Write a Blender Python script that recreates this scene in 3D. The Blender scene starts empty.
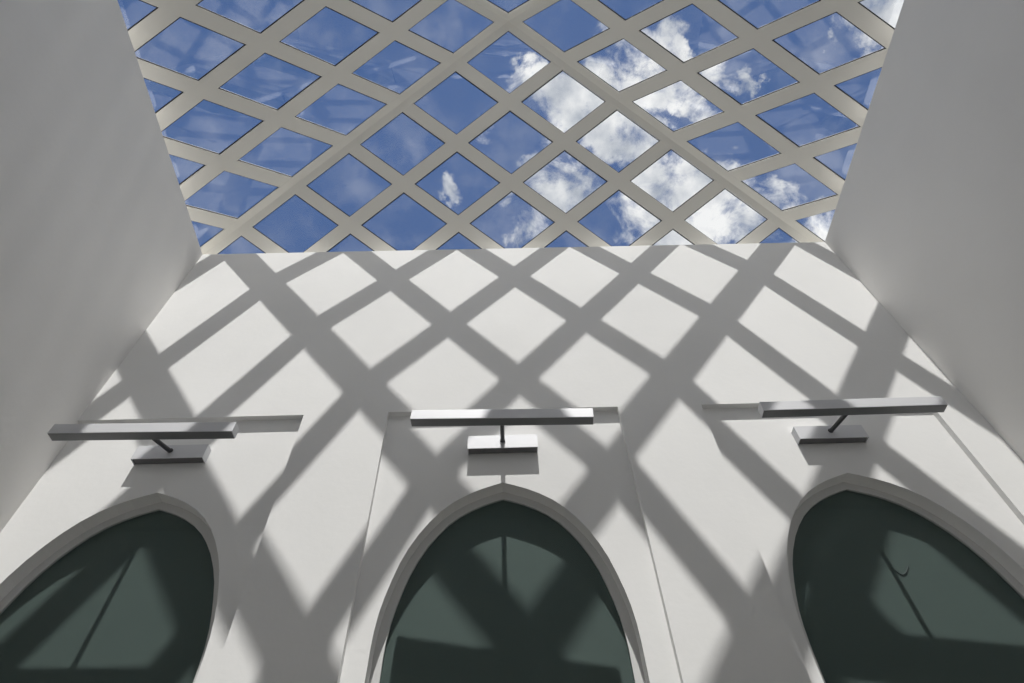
import bpy, bmesh, math, random
from mathutils import Vector, Matrix
from mathutils.geometry import tessellate_polygon
random.seed(4)
S = bpy.context.scene
COL = S.collection

# ------------------------------------------------------------------ measures (metres, camera at the origin)
F_PX = 629.2
PITCH, ROLL, YAW = 0.9297, -0.0468, 0.0350
D = 2.922                      # front wall plane
XL, XR = -2.830, 3.205           # side walls
YB = -0.53                     # rear wall
H = 5.43                       # wall tops
FLOOR = -1.5
REC = 0.04                     # depth of the recessed wall panels
APEX = Vector((0.155, 1.207, 7.036))
BX0, BX1, BY, BZ, BYB = -3.1135, 3.4342, 3.1647, 5.572, -0.772
SUN_T = 2.945                  # tangent of the sun's height over the wall normal
SUN_X = -0.0158

def cam_axes(p, r, y):
    F = Vector((math.sin(y)*math.cos(p), math.cos(y)*math.cos(p), math.sin(p)))
    X = Vector((math.cos(y), -math.sin(y), 0)); U = X.cross(F)
    return X*math.cos(r) + U*math.sin(r), -X*math.sin(r) + U*math.cos(r), F
CX, CU, CF = cam_axes(PITCH, ROLL, YAW)
def view_dir(px, py):          # direction of the sky seen from the courtyard
    return (CX*((px-512)/F_PX) - CU*((py-341.5)/F_PX) + CF).normalized()

# ------------------------------------------------------------------ helpers
def link(name, bm, mat, parent=None, smooth=False):
    bmesh.ops.recalc_face_normals(bm, faces=bm.faces)
    me = bpy.data.meshes.new(name); bm.to_mesh(me); bm.free()
    if smooth:
        for p in me.polygons: p.use_smooth = True
    o = bpy.data.objects.new(name, me); COL.objects.link(o)
    for m in (mat if isinstance(mat, (list, tuple)) else [mat]): me.materials.append(m)
    if parent is not None:
        o.parent = parent
        o.matrix_parent_inverse = Matrix.Translation(-parent.location)
    return o
SETTING = {'wall_front': ('white plastered window wall crossed by lattice shadows', 'wall'),
           'wall_left': ('plain white plaster side wall left of the windows', 'wall'),
           'wall_right': ('plain white plaster side wall right of the windows', 'wall'),
           'wall_rear': ('plain white plaster wall behind the viewer', 'wall'),
           'floor': ('pale stone floor of the narrow courtyard', 'floor')}
def struct(name, bm, mat, parent=None):
    o = link(name, bm, mat, parent)
    if parent is None: o['kind'] = 'structure'
    if name in SETTING: o['label'], o['category'] = SETTING[name]
    return o
def thing(name, label, cat, loc, group=None):
    o = bpy.data.objects.new(name, None); COL.objects.link(o)
    o.location = loc; o.empty_display_size = .1
    o['label'] = label; o['category'] = cat
    if group: o['group'] = group
    return o
def add_box(bm, lo, hi, M=None):
    vs = []
    for z in (lo[2], hi[2]):
        for x, y in ((lo[0], lo[1]), (hi[0], lo[1]), (hi[0], hi[1]), (lo[0], hi[1])):
            v = Vector((x, y, z)); vs.append(bm.verts.new(M @ v if M else v))
    fs = [bm.faces.new([vs[i] for i in q]) for q in
          ((3,2,1,0),(4,5,6,7),(0,1,5,4),(1,2,6,5),(2,3,7,6),(3,0,4,7))]
    return vs, fs
def bevel(bm, w, seg=2):
    bmesh.ops.bevel(bm, geom=list(bm.edges), offset=w, segments=seg, affect='EDGES', profile=.5)
def add_tube(bm, pts, r, n=14, cap=True):
    pts = [Vector(p) for p in pts]; rings = []
    for i, p in enumerate(pts):
        t = (pts[min(i+1, len(pts)-1)] - pts[max(i-1, 0)]).normalized()
        a = t.cross(Vector((0, 0, 1)) if abs(t.z) < .9 else Vector((1, 0, 0))).normalized(); b = t.cross(a)
        rr = r[i] if isinstance(r, (list, tuple)) else r
        rings.append([bm.verts.new(p + a*rr*math.cos(2*math.pi*k/n) + b*rr*math.sin(2*math.pi*k/n)) for k in range(n)])
    for A, B in zip(rings, rings[1:]):
        for k in range(n): bm.faces.new((A[k], A[(k+1) % n], B[(k+1) % n], B[k]))
    if cap:
        bm.faces.new(rings[0][::-1]); bm.faces.new(rings[-1])
def add_slab_xz(bm, outer, holes, y0, y1):
    """extrude a polygon with holes, drawn in x,z, from y0 to y1"""
    loops = [outer] + holes
    flat = [p for l in loops for p in l]
    tris = tessellate_polygon([[Vector((x, z, 0)) for x, z in l] for l in loops])
    a = [bm.verts.new((x, y0, z)) for x, z in flat]; b = [bm.verts.new((x, y1, z)) for x, z in flat]
    for t in tris:
        try:
            bm.faces.new([a[i] for i in t]); bm.faces.new([b[i] for i in reversed(t)])
        except ValueError: pass
    k = 0
    for l in loops:
        n = len(l)
        for i in range(n):
            j = (i+1) % n
            bm.faces.new((a[k+i], a[k+j], b[k+j], b[k+i]))
        k += n

# ------------------------------------------------------------------ materials
def new_mat(name):
    m = bpy.data.materials.new(name); m.use_nodes = True
    nt = m.node_tree; return m, nt, nt.nodes['Principled BSDF'], nt.nodes['Material Output']
def N(nt, t, **kw):
    n = nt.nodes.new(t)
    for k, v in kw.items(): setattr(n, k, v)
    return n
def plaster(name, col, var=.03, bump=.12, rough=.85, scale=1.0):
    m, nt, bs, out = new_mat(name)
    tc = N(nt, 'ShaderNodeTexCoord')
    n1 = N(nt, 'ShaderNodeTexNoise'); n1.inputs['Scale'].default_value = 1.3*scale; n1.inputs['Detail'].default_value = 6
    n2 = N(nt, 'ShaderNodeTexNoise'); n2.inputs['Scale'].default_value = 26*scale; n2.inputs['Detail'].default_value = 5
    nt.links.new(tc.outputs['Object'], n1.inputs['Vector']); nt.links.new(tc.outputs['Object'], n2.inputs['Vector'])
    mr = N(nt, 'ShaderNodeMapRange'); mr.inputs['From Min'].default_value = .3; mr.inputs['From Max'].default_value = .7
    mr.inputs['To Min'].default_value = 1-var; mr.inputs['To Max'].default_value = 1+var
    nt.links.new(n1.outputs['Fac'], mr.inputs['Value'])
    mul = N(nt, 'ShaderNodeVectorMath', operation='SCALE'); mul.inputs[0].default_value = col[:3]
    nt.links.new(mr.outputs['Result'], mul.inputs['Scale'])
    nt.links.new(mul.outputs['Vector'], bs.inputs['Base Color'])
    b = N(nt, 'ShaderNodeBump'); b.inputs['Strength'].default_value = bump; b.inputs['Distance'].default_value = .006
    nt.links.new(n2.outputs['Fac'], b.inputs['Height']); nt.links.new(b.outputs['Normal'], bs.inputs['Normal'])
    bs.inputs['Roughness'].default_value = rough; bs.inputs['Specular IOR Level'].default_value = .25
    return m
def plain(name, col, rough=.5, metal=0., spec=.5):
    m, nt, bs, out = new_mat(name)
    bs.inputs['Base Color'].default_value = (*col, 1); bs.inputs['Roughness'].default_value = rough
    bs.inputs['Metallic'].default_value = metal; bs.inputs['Specular IOR Level'].default_value = spec
    return m
def brushed(name, col, rough):
    m, nt, bs, out = new_mat(name)
    tc = N(nt, 'ShaderNodeTexCoord'); mp = N(nt, 'ShaderNodeMapping'); mp.inputs['Scale'].default_value = (1.5, 90, 240)
    nz = N(nt, 'ShaderNodeTexNoise'); nz.inputs['Scale'].default_value = 2.0; nz.inputs['Detail'].default_value = 3
    nt.links.new(tc.outputs['Object'], mp.inputs['Vector']); nt.links.new(mp.outputs['Vector'], nz.inputs['Vector'])
    mr = N(nt, 'ShaderNodeMapRange'); mr.inputs['To Min'].default_value = rough-.08; mr.inputs['To Max'].default_value = rough+.08
    nt.links.new(nz.outputs['Fac'], mr.inputs['Value']); nt.links.new(mr.outputs['Result'], bs.inputs['Roughness'])
    bs.inputs['Base Color'].default_value = (*col, 1); bs.inputs['Metallic'].default_value = .25
    return m
def clear_glass(name, tint, ior=1.5):
    """thin architectural glazing: lets sun through, reflects by Fresnel"""
    m, nt, bs, out = new_mat(name); nt.nodes.remove(bs)
    tr = N(nt, 'ShaderNodeBsdfTransparent'); tr.inputs['Color'].default_value = (*tint, 1)
    gl = N(nt, 'ShaderNodeBsdfGlossy'); gl.inputs['Roughness'].default_value = 0.0
    gl.inputs['Color'].default_value = (1, 1, 1, 1)
    fr = N(nt, 'ShaderNodeFresnel'); ge = N(nt, 'ShaderNodeNewGeometry')
    ma = N(nt, 'ShaderNodeMath', operation='MULTIPLY_ADD')   # same reflectance on the way in and out of the thin sheet
    nt.links.new(ge.outputs['Backfacing'], ma.inputs[0]); ma.inputs[1].default_value = 1/ior-ior; ma.inputs[2].default_value = ior
    nt.links.new(ma.outputs[0], fr.inputs['IOR'])
    mx = N(nt, 'ShaderNodeMixShader')
    nt.links.new(fr.outputs['Fac'], mx.inputs['Fac']); nt.links.new(tr.outputs[0], mx.inputs[1])
    nt.links.new(gl.outputs[0], mx.inputs[2]); nt.links.new(mx.outputs[0], out.inputs['Surface'])
    return m

M_WALL = plaster('white_plaster', (.82, .818, .808))
M_SIDE = plaster('white_plaster_side', (.82, .808, .788), var=.025)
M_FLOOR = plaster('pale_stone', (.36, .345, .32), var=.08, bump=.05, rough=.6)
M_STEEL = plain('cream_paint_on_steel', (.84, .82, .765), rough=.5, spec=.35)
M_GASKET = plain('black_rubber', (.012, .012, .014), rough=.6)
M_GLASS = clear_glass('skylight_glass', (.985, .99, .99), 1.6)
M_ALU = brushed('brushed_aluminium', (.66, .665, .685), .60)
M_ROD = plain('dark_steel', (.07, .07, .075), rough=.4, metal=.6)
M_FRAME = plain('white_frame_paint', (.64, .64, .63), rough=.5)
M_WGLASS = clear_glass('tinted_window_glass', (.80, .84, .83), 1.16)
M_BLIND = plain('grey_green_blind', (.200, .225, .218), rough=.6, spec=.3)
M_LENS = plain('dark_lamp_lens', (.17, .175, .18), rough=.35)
M_INSIDE = plain('dark_box_inside', (.14, .14, .145), rough=.6)

YAW_WALL = -.0050              # the window wall is a third of a degree out of square
def turn(o):
    p = Vector((.2, D, 0)); R = Matrix.Translation(p) @ Matrix.Rotation(YAW_WALL, 4, 'Z') @ Matrix.Translation(-p)
    loc = R @ o.location; o.location = loc; o.rotation_euler = (0, 0, YAW_WALL)
    return o

# ------------------------------------------------------------------ the courtyard walls and floor
T = .55                        # wall thickness (carries the skylight kerb)
PANELS = [(-2.95, -1.325), (-.757, .800), (1.373, 2.930)]
PTOP = [3.145, 3.150, 3.150]
ARCH_C = [-2.062, .008, 2.118]
ARCH_DZ = [-.006, 0., .004]
ARCH_SX = [.985, 1., 1.03]
SILL = -1.3
PROFILE = [(0, 2.546), (.07, 2.522), (.14, 2.495), (.215, 2.457), (.29, 2.408), (.36, 2.345), (.42, 2.272), (.475, 2.190),
           (.525, 2.095), (.562, 2.005), (.592, 1.905), (.615, 1.815), (.632, 1.730), (.643, 1.640), (.648, 1.55), (.650, 1.40)]
def arch_loop(cx, dz, inset=0., sx=1., sill=SILL):
    pts = []
    P = [(x*sx, z) for x, z in PROFILE]
    for i, (x, z) in enumerate(P):
        a = P[max(i-1, 0)]; b = P[min(i+1, len(P)-1)]
        tx, tz = b[0]-a[0], b[1]-a[1]; l = math.hypot(tx, tz)
        nx, nz = tz/l, -tx/l                                  # pointing inwards
        if i == 0:                                            # keep the point on the axis
            tx, tz = P[1][0]-P[0][0], P[1][1]-P[0][1]; l = math.hypot(tx, tz)
            pts.append((0., z - inset*l/abs(tx)))
        else: pts.append((x + nx*inset, z + nz*inset))
    right = pts + [(.65*sx-inset, sill+inset)]
    loop = [(cx+x, z+dz) for x, z in right] + [(cx-x, z+dz) for x, z in reversed(right[1:])]
    return loop
bm = bmesh.new()
X0, X1 = XL-T, XR+T
# front layer: a skin with three tall rectangular recesses running down to the floor
outer = [(X0, FLOOR), (X0, H), (X1, H), (X1, FLOOR)]
for (a, b), zt in reversed(list(zip(PANELS, PTOP))):
    outer += [(b, FLOOR), (b, zt), (a, zt), (a, FLOOR)]
add_slab_xz(bm, outer, [], D, D+REC)
# back layer with the pointed window openings
add_slab_xz(bm, [(X0, FLOOR), (X0, H), (X1, H), (X1, FLOOR)],
            [arch_loop(c, dz, 0., sx) for c, dz, sx in zip(ARCH_C, ARCH_DZ, ARCH_SX)], D+REC, D+T)
turn(struct('wall_front', bm, M_WALL))
bm = bmesh.new(); add_box(bm, (XL-T, YB-T, FLOOR), (XL, D+.2, H-.001)); struct('wall_left', bm, M_SIDE)
bm = bmesh.new(); add_box(bm, (XR, YB-T, FLOOR), (XR+T, D+.2, H-.001)); struct('wall_right', bm, M_SIDE)
bm = bmesh.new(); add_box(bm, (XL, YB-T, FLOOR), (XR, YB, H)); struct('wall_rear', bm, M_SIDE)
bm = bmesh.new(); add_box(bm, (XL-T, YB-T, FLOOR-.2), (XR+T, D+T, FLOOR)); struct('floor', bm, M_FLOOR)

# ------------------------------------------------------------------ pointed windows
for i, (c, dz, sx) in enumerate(zip(ARCH_C, ARCH_DZ, ARCH_SX)):
    bm = bmesh.new()
    add_slab_xz(bm, arch_loop(c, dz, 0., sx), [arch_loop(c, dz, .049, sx)], D+REC+.086, D+REC+.15)
    w = struct('window_%d' % (i+1), bm, M_FRAME)
    w['label'] = ['pointed arch window with dark green glass, left of the three in the white wall',
                  'pointed arch window with dark green glass in the middle recessed panel',
                  'pointed arch window with dark green glass, right of the three in the white wall'][i]
    w['category'] = 'window'; w['group'] = 'pointed windows in the front wall'
    bm = bmesh.new(); add_slab_xz(bm, arch_loop(c, dz, .044, sx), [], D+REC+.095, D+REC+.100)
    link('pane', bm, M_WGLASS, w)
    bm = bmesh.new(); add_slab_xz(bm, arch_loop(c, dz, .046, sx), [], D+REC+.104, D+REC+.112)
    link('blind', bm, M_BLIND, w)
    if i == 2:  # thin dark curled mark in front of the blind, built as a tube
        bm = bmesh.new()
        pts = [(2.135+.085*t - .012*math.sin(3*t), D+REC+.1022, 1.945 + .02*t - .038*math.sin(math.pi*t)**1.0) for t in [k/14 for k in range(15)]]
        add_tube(bm, pts, .0028, 8); link('curl_mark', bm, M_ROD, w)
    turn(w)

# ------------------------------------------------------------------ picture lights
def picture_light(box_x, bar_x, dyaw, droll, label, yf=2.587, zb=2.716, dz=0., L=.546):
    yw = D+REC
    zc = 2.833+dz
    t = thing('wall_light', label, 'lamp', (box_x, yw, zc), 'aluminium wall lights over the pointed windows')
    # a folded channel, open underneath, with a dark plate a little way up inside
    bm = bmesh.new()
    for lo, hi in (((-.222, -.059, 2.778), (.222, -.054, 2.887)), ((-.222, -.0535, 2.882), (.222, 0, 2.887)),
                   ((-.222, -.0535, 2.778), (-.217, 0, 2.8815)), ((.217, -.0535, 2.778), (.222, 0, 2.8815))):
        add_box(bm, (box_x+lo[0], yw+lo[1], lo[2]+dz), (box_x+hi[0], yw+hi[1], hi[2]+dz))
    box = link('wall_box', bm, M_ALU, t)
    bm = bmesh.new(); add_box(bm, (box_x-.2165, yw-.0535, 2.784+dz), (box_x+.2165, yw-.002, 2.795+dz)); link('bottom_plate', bm, M_INSIDE, box)
    h, dep = .076, .064
    bc = Vector((bar_x, yf+dep/2, zb+h/2))
    M = Matrix.Translation(bc) @ Matrix.Rotation(dyaw, 4, 'Z') @ Matrix.Rotation(droll, 4, 'Y')
    bm = bmesh.new(); add_box(bm, (-L, -dep/2, -h/2), (L, dep/2, h/2), M); bevel(bm, .002)
    bar = link('light_bar', bm, M_ALU, t)
    bm = bmesh.new(); add_box(bm, (-L+.004, -dep/2+.003, -h/2-.0015), (L-.004, dep/2-.003, -h/2+.004), M)
    link('lens', bm, M_LENS, bar)
    bm = bmesh.new(); add_tube(bm, [Vector((box_x, bc.y, bc.z+h/2-.006)), Vector((box_x, bc.y, bc.z+h/2+.016))], .008)
    link('screw', bm, M_ROD, bar)
    bm = bmesh.new(); add_tube(bm, [(box_x, yw-.055, zc+.004), (box_x, bc.y+dep/2-.004, bc.z)], .0135)
    link('arm', bm, M_ROD, t)
    bm = bmesh.new(); add_tube(bm, [(box_x, yw-.060, zc+.004), (box_x, yw-.066, zc+.004)], .017)
    link('collar', bm, M_ROD, t)
    return turn(t)
picture_light(-2.080, -2.098, 0.0, .019, 'aluminium wall light above the left pointed window, nearly touching the side wall', yf=2.595, zb=2.681, dz=-.014, L=.538)
picture_light(.012, .010, -.039, .061, 'aluminium wall light above the middle pointed window')
picture_light(2.128, 2.132, -.036, .029, 'aluminium wall light above the right pointed window', yf=2.585, zb=2.728, dz=.012)

# ------------------------------------------------------------------ pyramid skylight
NDIV = 6
BW, BD = .130, .022            # beam width and depth
sky = thing('skylight', 'glazed pyramid skylight with a pale diagonal lattice over the courtyard', 'skylight', (APEX.x, APEX.y, H))
LF, RF = Vector((BX0, BY, BZ)), Vector((BX1, BY, BZ))
LBk, RBk = Vector((BX0, BYB, BZ)), Vector((BX1, BYB, BZ))
FACETS = [(LF, RF), (LBk, LF), (RF, RBk), (RBk, LBk)]
def beam_bm(p, q, n, w, d, lift=0.):
    """bar from p to q; underside on the lattice plane, normal n pointing outdoors"""
    t = (q-p).normalized(); s = n.cross(t).normalized(); n = t.cross(s)
    M = Matrix(((t.x, s.x, n.x, p.x), (t.y, s.y, n.y, p.y), (t.z, s.z, n.z, p.z), (0, 0, 0, 1)))
    b = bmesh.new(); add_box(b, (0, -w/2, lift), ((q-p).length, w/2, d+lift), M); return b
def poly_slab(poly, n, z0, z1, inner=None):
    b = bmesh.new(); loops = [poly] + ([inner] if inner else [])
    m = len(poly)
    if inner is None:
        a = [b.verts.new(p+n*z0) for p in poly]; c = [b.verts.new(p+n*z1) for p in poly]
        b.faces.new(a); b.faces.new(c[::-1])
        for i in range(m): b.faces.new((a[i], a[(i+1) % m], c[(i+1) % m], c[i]))
    else:
        R = [[b.verts.new(p+n*z) for p in l] for l in (poly, inner) for z in (z0, z1)]
        o0, o1, i0, i1 = R
        for i in range(m):
            j = (i+1) % m
            b.faces.new((o0[i], o0[j], i0[j], i0[i])); b.faces.new((o1[i], o1[j], i1[j], i1[i]))
            b.faces.new((o0[i], o0[j], o1[j], o1[i])); b.faces.new((i0[i], i0[j], i1[j], i1[i]))
    return b
def inset(poly, n, d):
    m = len(poly); out = []
    cen = sum(poly, Vector())/m
    lines = []
    for i in range(m):
        a, c = poly[i], poly[(i+1) % m]; t = (c-a).normalized(); s = n.cross(t)
        if s.dot(cen-a) < 0: s = -s
        lines.append((a+s*d, t))
    for i in range(m):
        (p, t), (q, u) = lines[i-1], lines[i]
        k = (q-p).cross(u).dot(n) / t.cross(u).dot(n)
        out.append(p+t*k)
    return out
def hip_bm(p, q, n1, n2, w, d):
    """folded bar along a hip: one wing in the plane of each facet it joins"""
    t = (q-p).normalized(); m = (n1+n2).normalized(); e = -.0015
    s1, s2 = n1.cross(t).normalized(), n2.cross(t).normalized()
    if s1.dot(n2) > 0: s1 = -s1
    if s2.dot(n1) > 0: s2 = -s2
    sec = [s1*w+n1*e, m*e, s2*w+n2*e, s2*w+n2*d, m*(d/m.dot(n1)), s1*w+n1*d]
    b = bmesh.new()
    A = [b.verts.new(p+v) for v in sec]; B = [b.verts.new(q+v) for v in sec]
    for i in range(6): b.faces.new((A[i], A[(i+1) % 6], B[(i+1) % 6], B[i]))
    for r in (A, B): b.faces.new((r[0], r[1], r[4], r[5])); b.faces.new((r[1], r[2], r[3], r[4]))
    return b
normals = []
for P, Q in FACETS:
    n = (P-APEX).cross(Q-APEX).normalized()
    if n.z < 0: n = -n
    normals.append(n)
    node = lambda i, j: APEX + (P-APEX)*(i/NDIV) + (Q-APEX)*(j/NDIV)
    for k in range(1, NDIV):
        link('lattice_beam', beam_bm(node(k, 0), node(k, NDIV-k), n, BW, BD, .0), M_STEEL, sky)
        link('lattice_beam', beam_bm(node(0, k), node(NDIV-k, k), n, BW, BD-.002, .001), M_STEEL, sky)
    for i in range(NDIV):
        for j in range(NDIV-i):
            if i+j < NDIV-1: poly = [node(i, j), node(i+1, j), node(i+1, j+1), node(i, j+1)]
            else: poly = [node(i, j), node(i+1, j), node(i, j+1)]
            pane = link('glass_pane', poly_slab(inset(poly, n, .035), n, BD+.004, BD+.014), M_GLASS, sky)
            link('gasket', poly_slab(inset(poly, n, .030), n, BD-.004, BD+.004, inset(poly, n, BW/2+.009)), M_GASKET, pane)
for a, na, nb in ((LF, 0, 1), (RF, 0, 2), (LBk, 1, 3), (RBk, 2, 3)):
    link('hip_beam', hip_bm(APEX, a, normals[na], normals[nb], .070, BD), M_STEEL, sky)
for p, q in FACETS:
    link('base_beam', beam_bm(p, q, Vector((0, 0, 1)), .16, .10, -.02), M_STEEL, sky)
    d = (q-p).normalized(); s = Vector((abs(d.y), abs(d.x), 0))*.09
    lo = Vector((min(p.x, q.x), min(p.y, q.y), H))-s; hi = Vector((max(p.x, q.x), max(p.y, q.y), BZ-.02))+s
    b = bmesh.new(); add_box(b, lo, hi); link('kerb', b, M_STEEL, sky)

# ------------------------------------------------------------------ sky with clouds, and the sun
W = bpy.data.worlds.new('sky'); S.world = W; W.use_nodes = True
nt = W.node_tree; bg = nt.nodes['Background']
tc = N(nt, 'ShaderNodeTexCoord')
L = nt.links.new
def math_node(op, a, b=None, c=None):
    n = N(nt, 'ShaderNodeMath', operation=op)
    for k, v in enumerate((a, b, c)):
        if v is None: continue
        if isinstance(v, (int, float)): n.inputs[k].default_value = v
        else: L(v, n.inputs[k])
    return n.outputs[0]
BRIGHT = (1.24, 1.20, 1.15, 1)
CLOUDS = [  # where the clouds stand in the sky: direction, half width (px of the photo's lens), weight
 (640,58,38,1.0),(612,72,38,1.0),(600,50,26,.75),(568,100,38,1.0),(545,96,24,.85),(590,118,28,.8),(560,120,26,.75),
 (605,128,36,1.0),(630,142,38,.9),(645,160,34,.9),(548,172,34,.72),(578,186,36,.74),(566,205,26,.8),
 (668,184,48,1.05),(722,214,54,1.1),(690,228,44,1.0),(625,215,38,.72),(640,232,30,.8),(500,206,24,.62),(520,228,28,.66),(535,214,22,.6),
 (446,190,13,.56),(452,200,11,.54),(482,190,14,.55),
 (537,76,22,.95),(520,82,18,.85),(654,50,17,.95),(676,66,17,.95),(700,56,12,.6),(662,92,28,1.0),(690,94,24,.95),(704,104,14,.7),
 (722,72,22,1.0),(742,86,20,.9),(756,78,12,.7),(768,196,26,.95),(790,204,20,.8),(800,190,14,.6),
 (850,20,17,.85),(858,38,14,.7),(892,0,44,1.1),(822,236,30,1.05),(775,246,22,.5),
 (490,150,34,.47),(455,110,30,.46),(510,130,20,.42),(1010,-60,110,.9),(1010,240,120,.8),(760,420,160,.9),(560,430,120,.8)]
wz = N(nt, 'ShaderNodeTexNoise'); wz.inputs['Scale'].default_value = 14; wz.inputs['Detail'].default_value = 7; wz.inputs['Roughness'].default_value = .62
L(tc.outputs['Generated'], wz.inputs['Vector'])
wsub = N(nt, 'ShaderNodeVectorMath', operation='SUBTRACT'); L(wz.outputs['Color'], wsub.inputs[0]); wsub.inputs[1].default_value = (.5, .5, .5)
wsc = N(nt, 'ShaderNodeVectorMath', operation='MULTIPLY_ADD'); L(wsub.outputs[0], wsc.inputs[0]); wsc.inputs[1].default_value = (.13, .13, .13)
L(tc.outputs['Generated'], wsc.inputs[2])
wn = N(nt, 'ShaderNodeVectorMath', operation='NORMALIZE'); L(wsc.outputs[0], wn.inputs[0])
WARPED = wn.outputs[0]
acc = None
for px, py, rad, wgt in CLOUDS:
    d = view_dir(px, py)
    dp = N(nt, 'ShaderNodeVectorMath', operation='DOT_PRODUCT'); dp.inputs[1].default_value = d
    L(WARPED, dp.inputs[0])
    a = rad/F_PX
    mr = N(nt, 'ShaderNodeMapRange', interpolation_type='SMOOTHSTEP')
    mr.inputs['From Min'].default_value = math.cos(a*1.2); mr.inputs['From Max'].default_value = 1.0 - (1-math.cos(a*.25))
    mr.inputs['To Min'].default_value = 0.; mr.inputs['To Max'].default_value = wgt*.87
    L(dp.outputs['Value'], mr.inputs['Value'])
    acc = mr.outputs['Result'] if acc is None else math_node('MAXIMUM', acc, mr.outputs['Result'])
nz = N(nt, 'ShaderNodeTexNoise'); nz.inputs['Scale'].default_value = 13; nz.inputs['Detail'].default_value = 10; nz.inputs['Roughness'].default_value = .64
nz.inputs['Distortion'].default_value = .35
L(tc.outputs['Generated'], nz.inputs['Vector'])
nz2 = N(nt, 'ShaderNodeTexNoise'); nz2.inputs['Scale'].default_value = 16; nz2.inputs['Detail'].default_value = 6
L(tc.outputs['Generated'], nz2.inputs['Vector'])
dens = math_node('ADD', acc, math_node('MULTIPLY', math_node('SUBTRACT', nz.outputs['Fac'], .5), 3.0))
cov = N(nt, 'ShaderNodeMapRange', interpolation_type='SMOOTHSTEP')
cov.inputs['From Min'].default_value = .36; cov.inputs['From Max'].default_value = 1.0
L(dens, cov.inputs['Value'])
gate = N(nt, 'ShaderNodeMapRange', interpolation_type='SMOOTHSTEP'); gate.inputs['From Min'].default_value = .0; gate.inputs['From Max'].default_value = .35
L(acc, gate.inputs['Value'])
cover = math_node('MULTIPLY', cov.outputs['Result'], gate.outputs['Result'])
hz = N(nt, 'ShaderNodeMapRange', interpolation_type='SMOOTHSTEP'); hz.inputs['From Min'].default_value = .42; hz.inputs['From Max'].default_value = .72
hz.inputs['To Max'].default_value = .16                       # thin high haze
L(wz.outputs['Fac'], hz.inputs['Value'])
cover = math_node('MAXIMUM', cover, hz.outputs['Result'])
# blue of the sky, a little paler towards the horizon
sep = N(nt, 'ShaderNodeSeparateXYZ'); L(tc.outputs['Generated'], sep.inputs[0])
ramp = N(nt, 'ShaderNodeValToRGB'); L(sep.outputs['Z'], ramp.inputs['Fac'])
e = ramp.color_ramp.elements
e[0].position = 0.; e[0].color = (.20, .24, .28, 1); e[1].position = 1.; e[1].color = (.078, .148, .345, 1)
k = ramp.color_ramp.elements.new(.35); k.color = (.16, .26, .46, 1)
k = ramp.color_ramp.elements.new(.7); k.color = (.070, .138, .325, 1)
cl = N(nt, 'ShaderNodeMix', data_type='RGBA')
cl.inputs['A'].default_value = (.46, .50, .57, 1); cl.inputs['B'].default_value = (1.0, 1.0, 1.0, 1)
sh = N(nt, 'ShaderNodeMapRange'); sh.inputs['From Min'].default_value = .35; sh.inputs['From Max'].default_value = .62
L(nz2.outputs['Fac'], sh.inputs['Value']); L(sh.outputs['Result'], cl.inputs['Factor'])
mx = N(nt, 'ShaderNodeMix', data_type='RGBA')
L(cover, mx.inputs['Factor']); L(ramp.outputs['Color'], mx.inputs['A']); L(cl.outputs['Result'], mx.inputs['B'])
# the unseen half of the sky: bright broken cloud added to lift the shaded walls
bk = N(nt, 'ShaderNodeMapRange', interpolation_type='SMOOTHSTEP'); bk.inputs['From Min'].default_value = .05; bk.inputs['From Max'].default_value = -.35
L(sep.outputs['Y'], bk.inputs['Value'])
nz3 = N(nt, 'ShaderNodeTexNoise'); nz3.inputs['Scale'].default_value = 3.2; nz3.inputs['Detail'].default_value = 7
L(tc.outputs['Generated'], nz3.inputs['Vector'])
b3 = N(nt, 'ShaderNodeMapRange', interpolation_type='SMOOTHSTEP'); b3.inputs['From Min'].default_value = .36; b3.inputs['From Max'].default_value = .56
L(nz3.outputs['Fac'], b3.inputs['Value'])
mx2 = N(nt, 'ShaderNodeMix', data_type='RGBA'); mx2.inputs['B'].default_value = BRIGHT
L(math_node('MULTIPLY', bk.outputs['Result'], b3.outputs['Result']), mx2.inputs['Factor'])
L(mx.outputs['Result'], mx2.inputs['A'])
L(mx2.outputs['Result'], bg.inputs['Color']); bg.inputs['Strength'].default_value = 1.0

sl = bpy.data.lights.new('sun', 'SUN'); sl.energy = 6.2; sl.angle = math.radians(.53); sl.color = (1, .975, .94)
so = bpy.data.objects.new('sun', sl); COL.objects.link(so)
so.rotation_euler = Vector((SUN_X, 1, -SUN_T)).to_track_quat('-Z', 'Y').to_euler()
so.location = (0, -3, 12)

# ------------------------------------------------------------------ camera and colour management
cd = bpy.data.cameras.new('camera'); cam = bpy.data.objects.new('camera', cd); COL.objects.link(cam)
cd.sensor_width = 36; cd.sensor_fit = 'HORIZONTAL'; cd.lens = F_PX*36/1024; cd.clip_start = .02
Z = -CF
cam.matrix_world = Matrix(((CX.x, CU.x, Z.x, 0), (CX.y, CU.y, Z.y, 0), (CX.z, CU.z, Z.z, 0), (0, 0, 0, 1)))
S.camera = cam
S.view_settings.view_transform = 'Standard'; S.view_settings.look = 'None'
S.view_settings.gamma = 1; S.view_settings.use_curve_mapping = False; S.view_settings.exposure = 0
S.cycles.max_bounces = 12; S.cycles.diffuse_bounces = 6; S.cycles.transparent_max_bounces = 24; S.cycles.glossy_bounces = 4
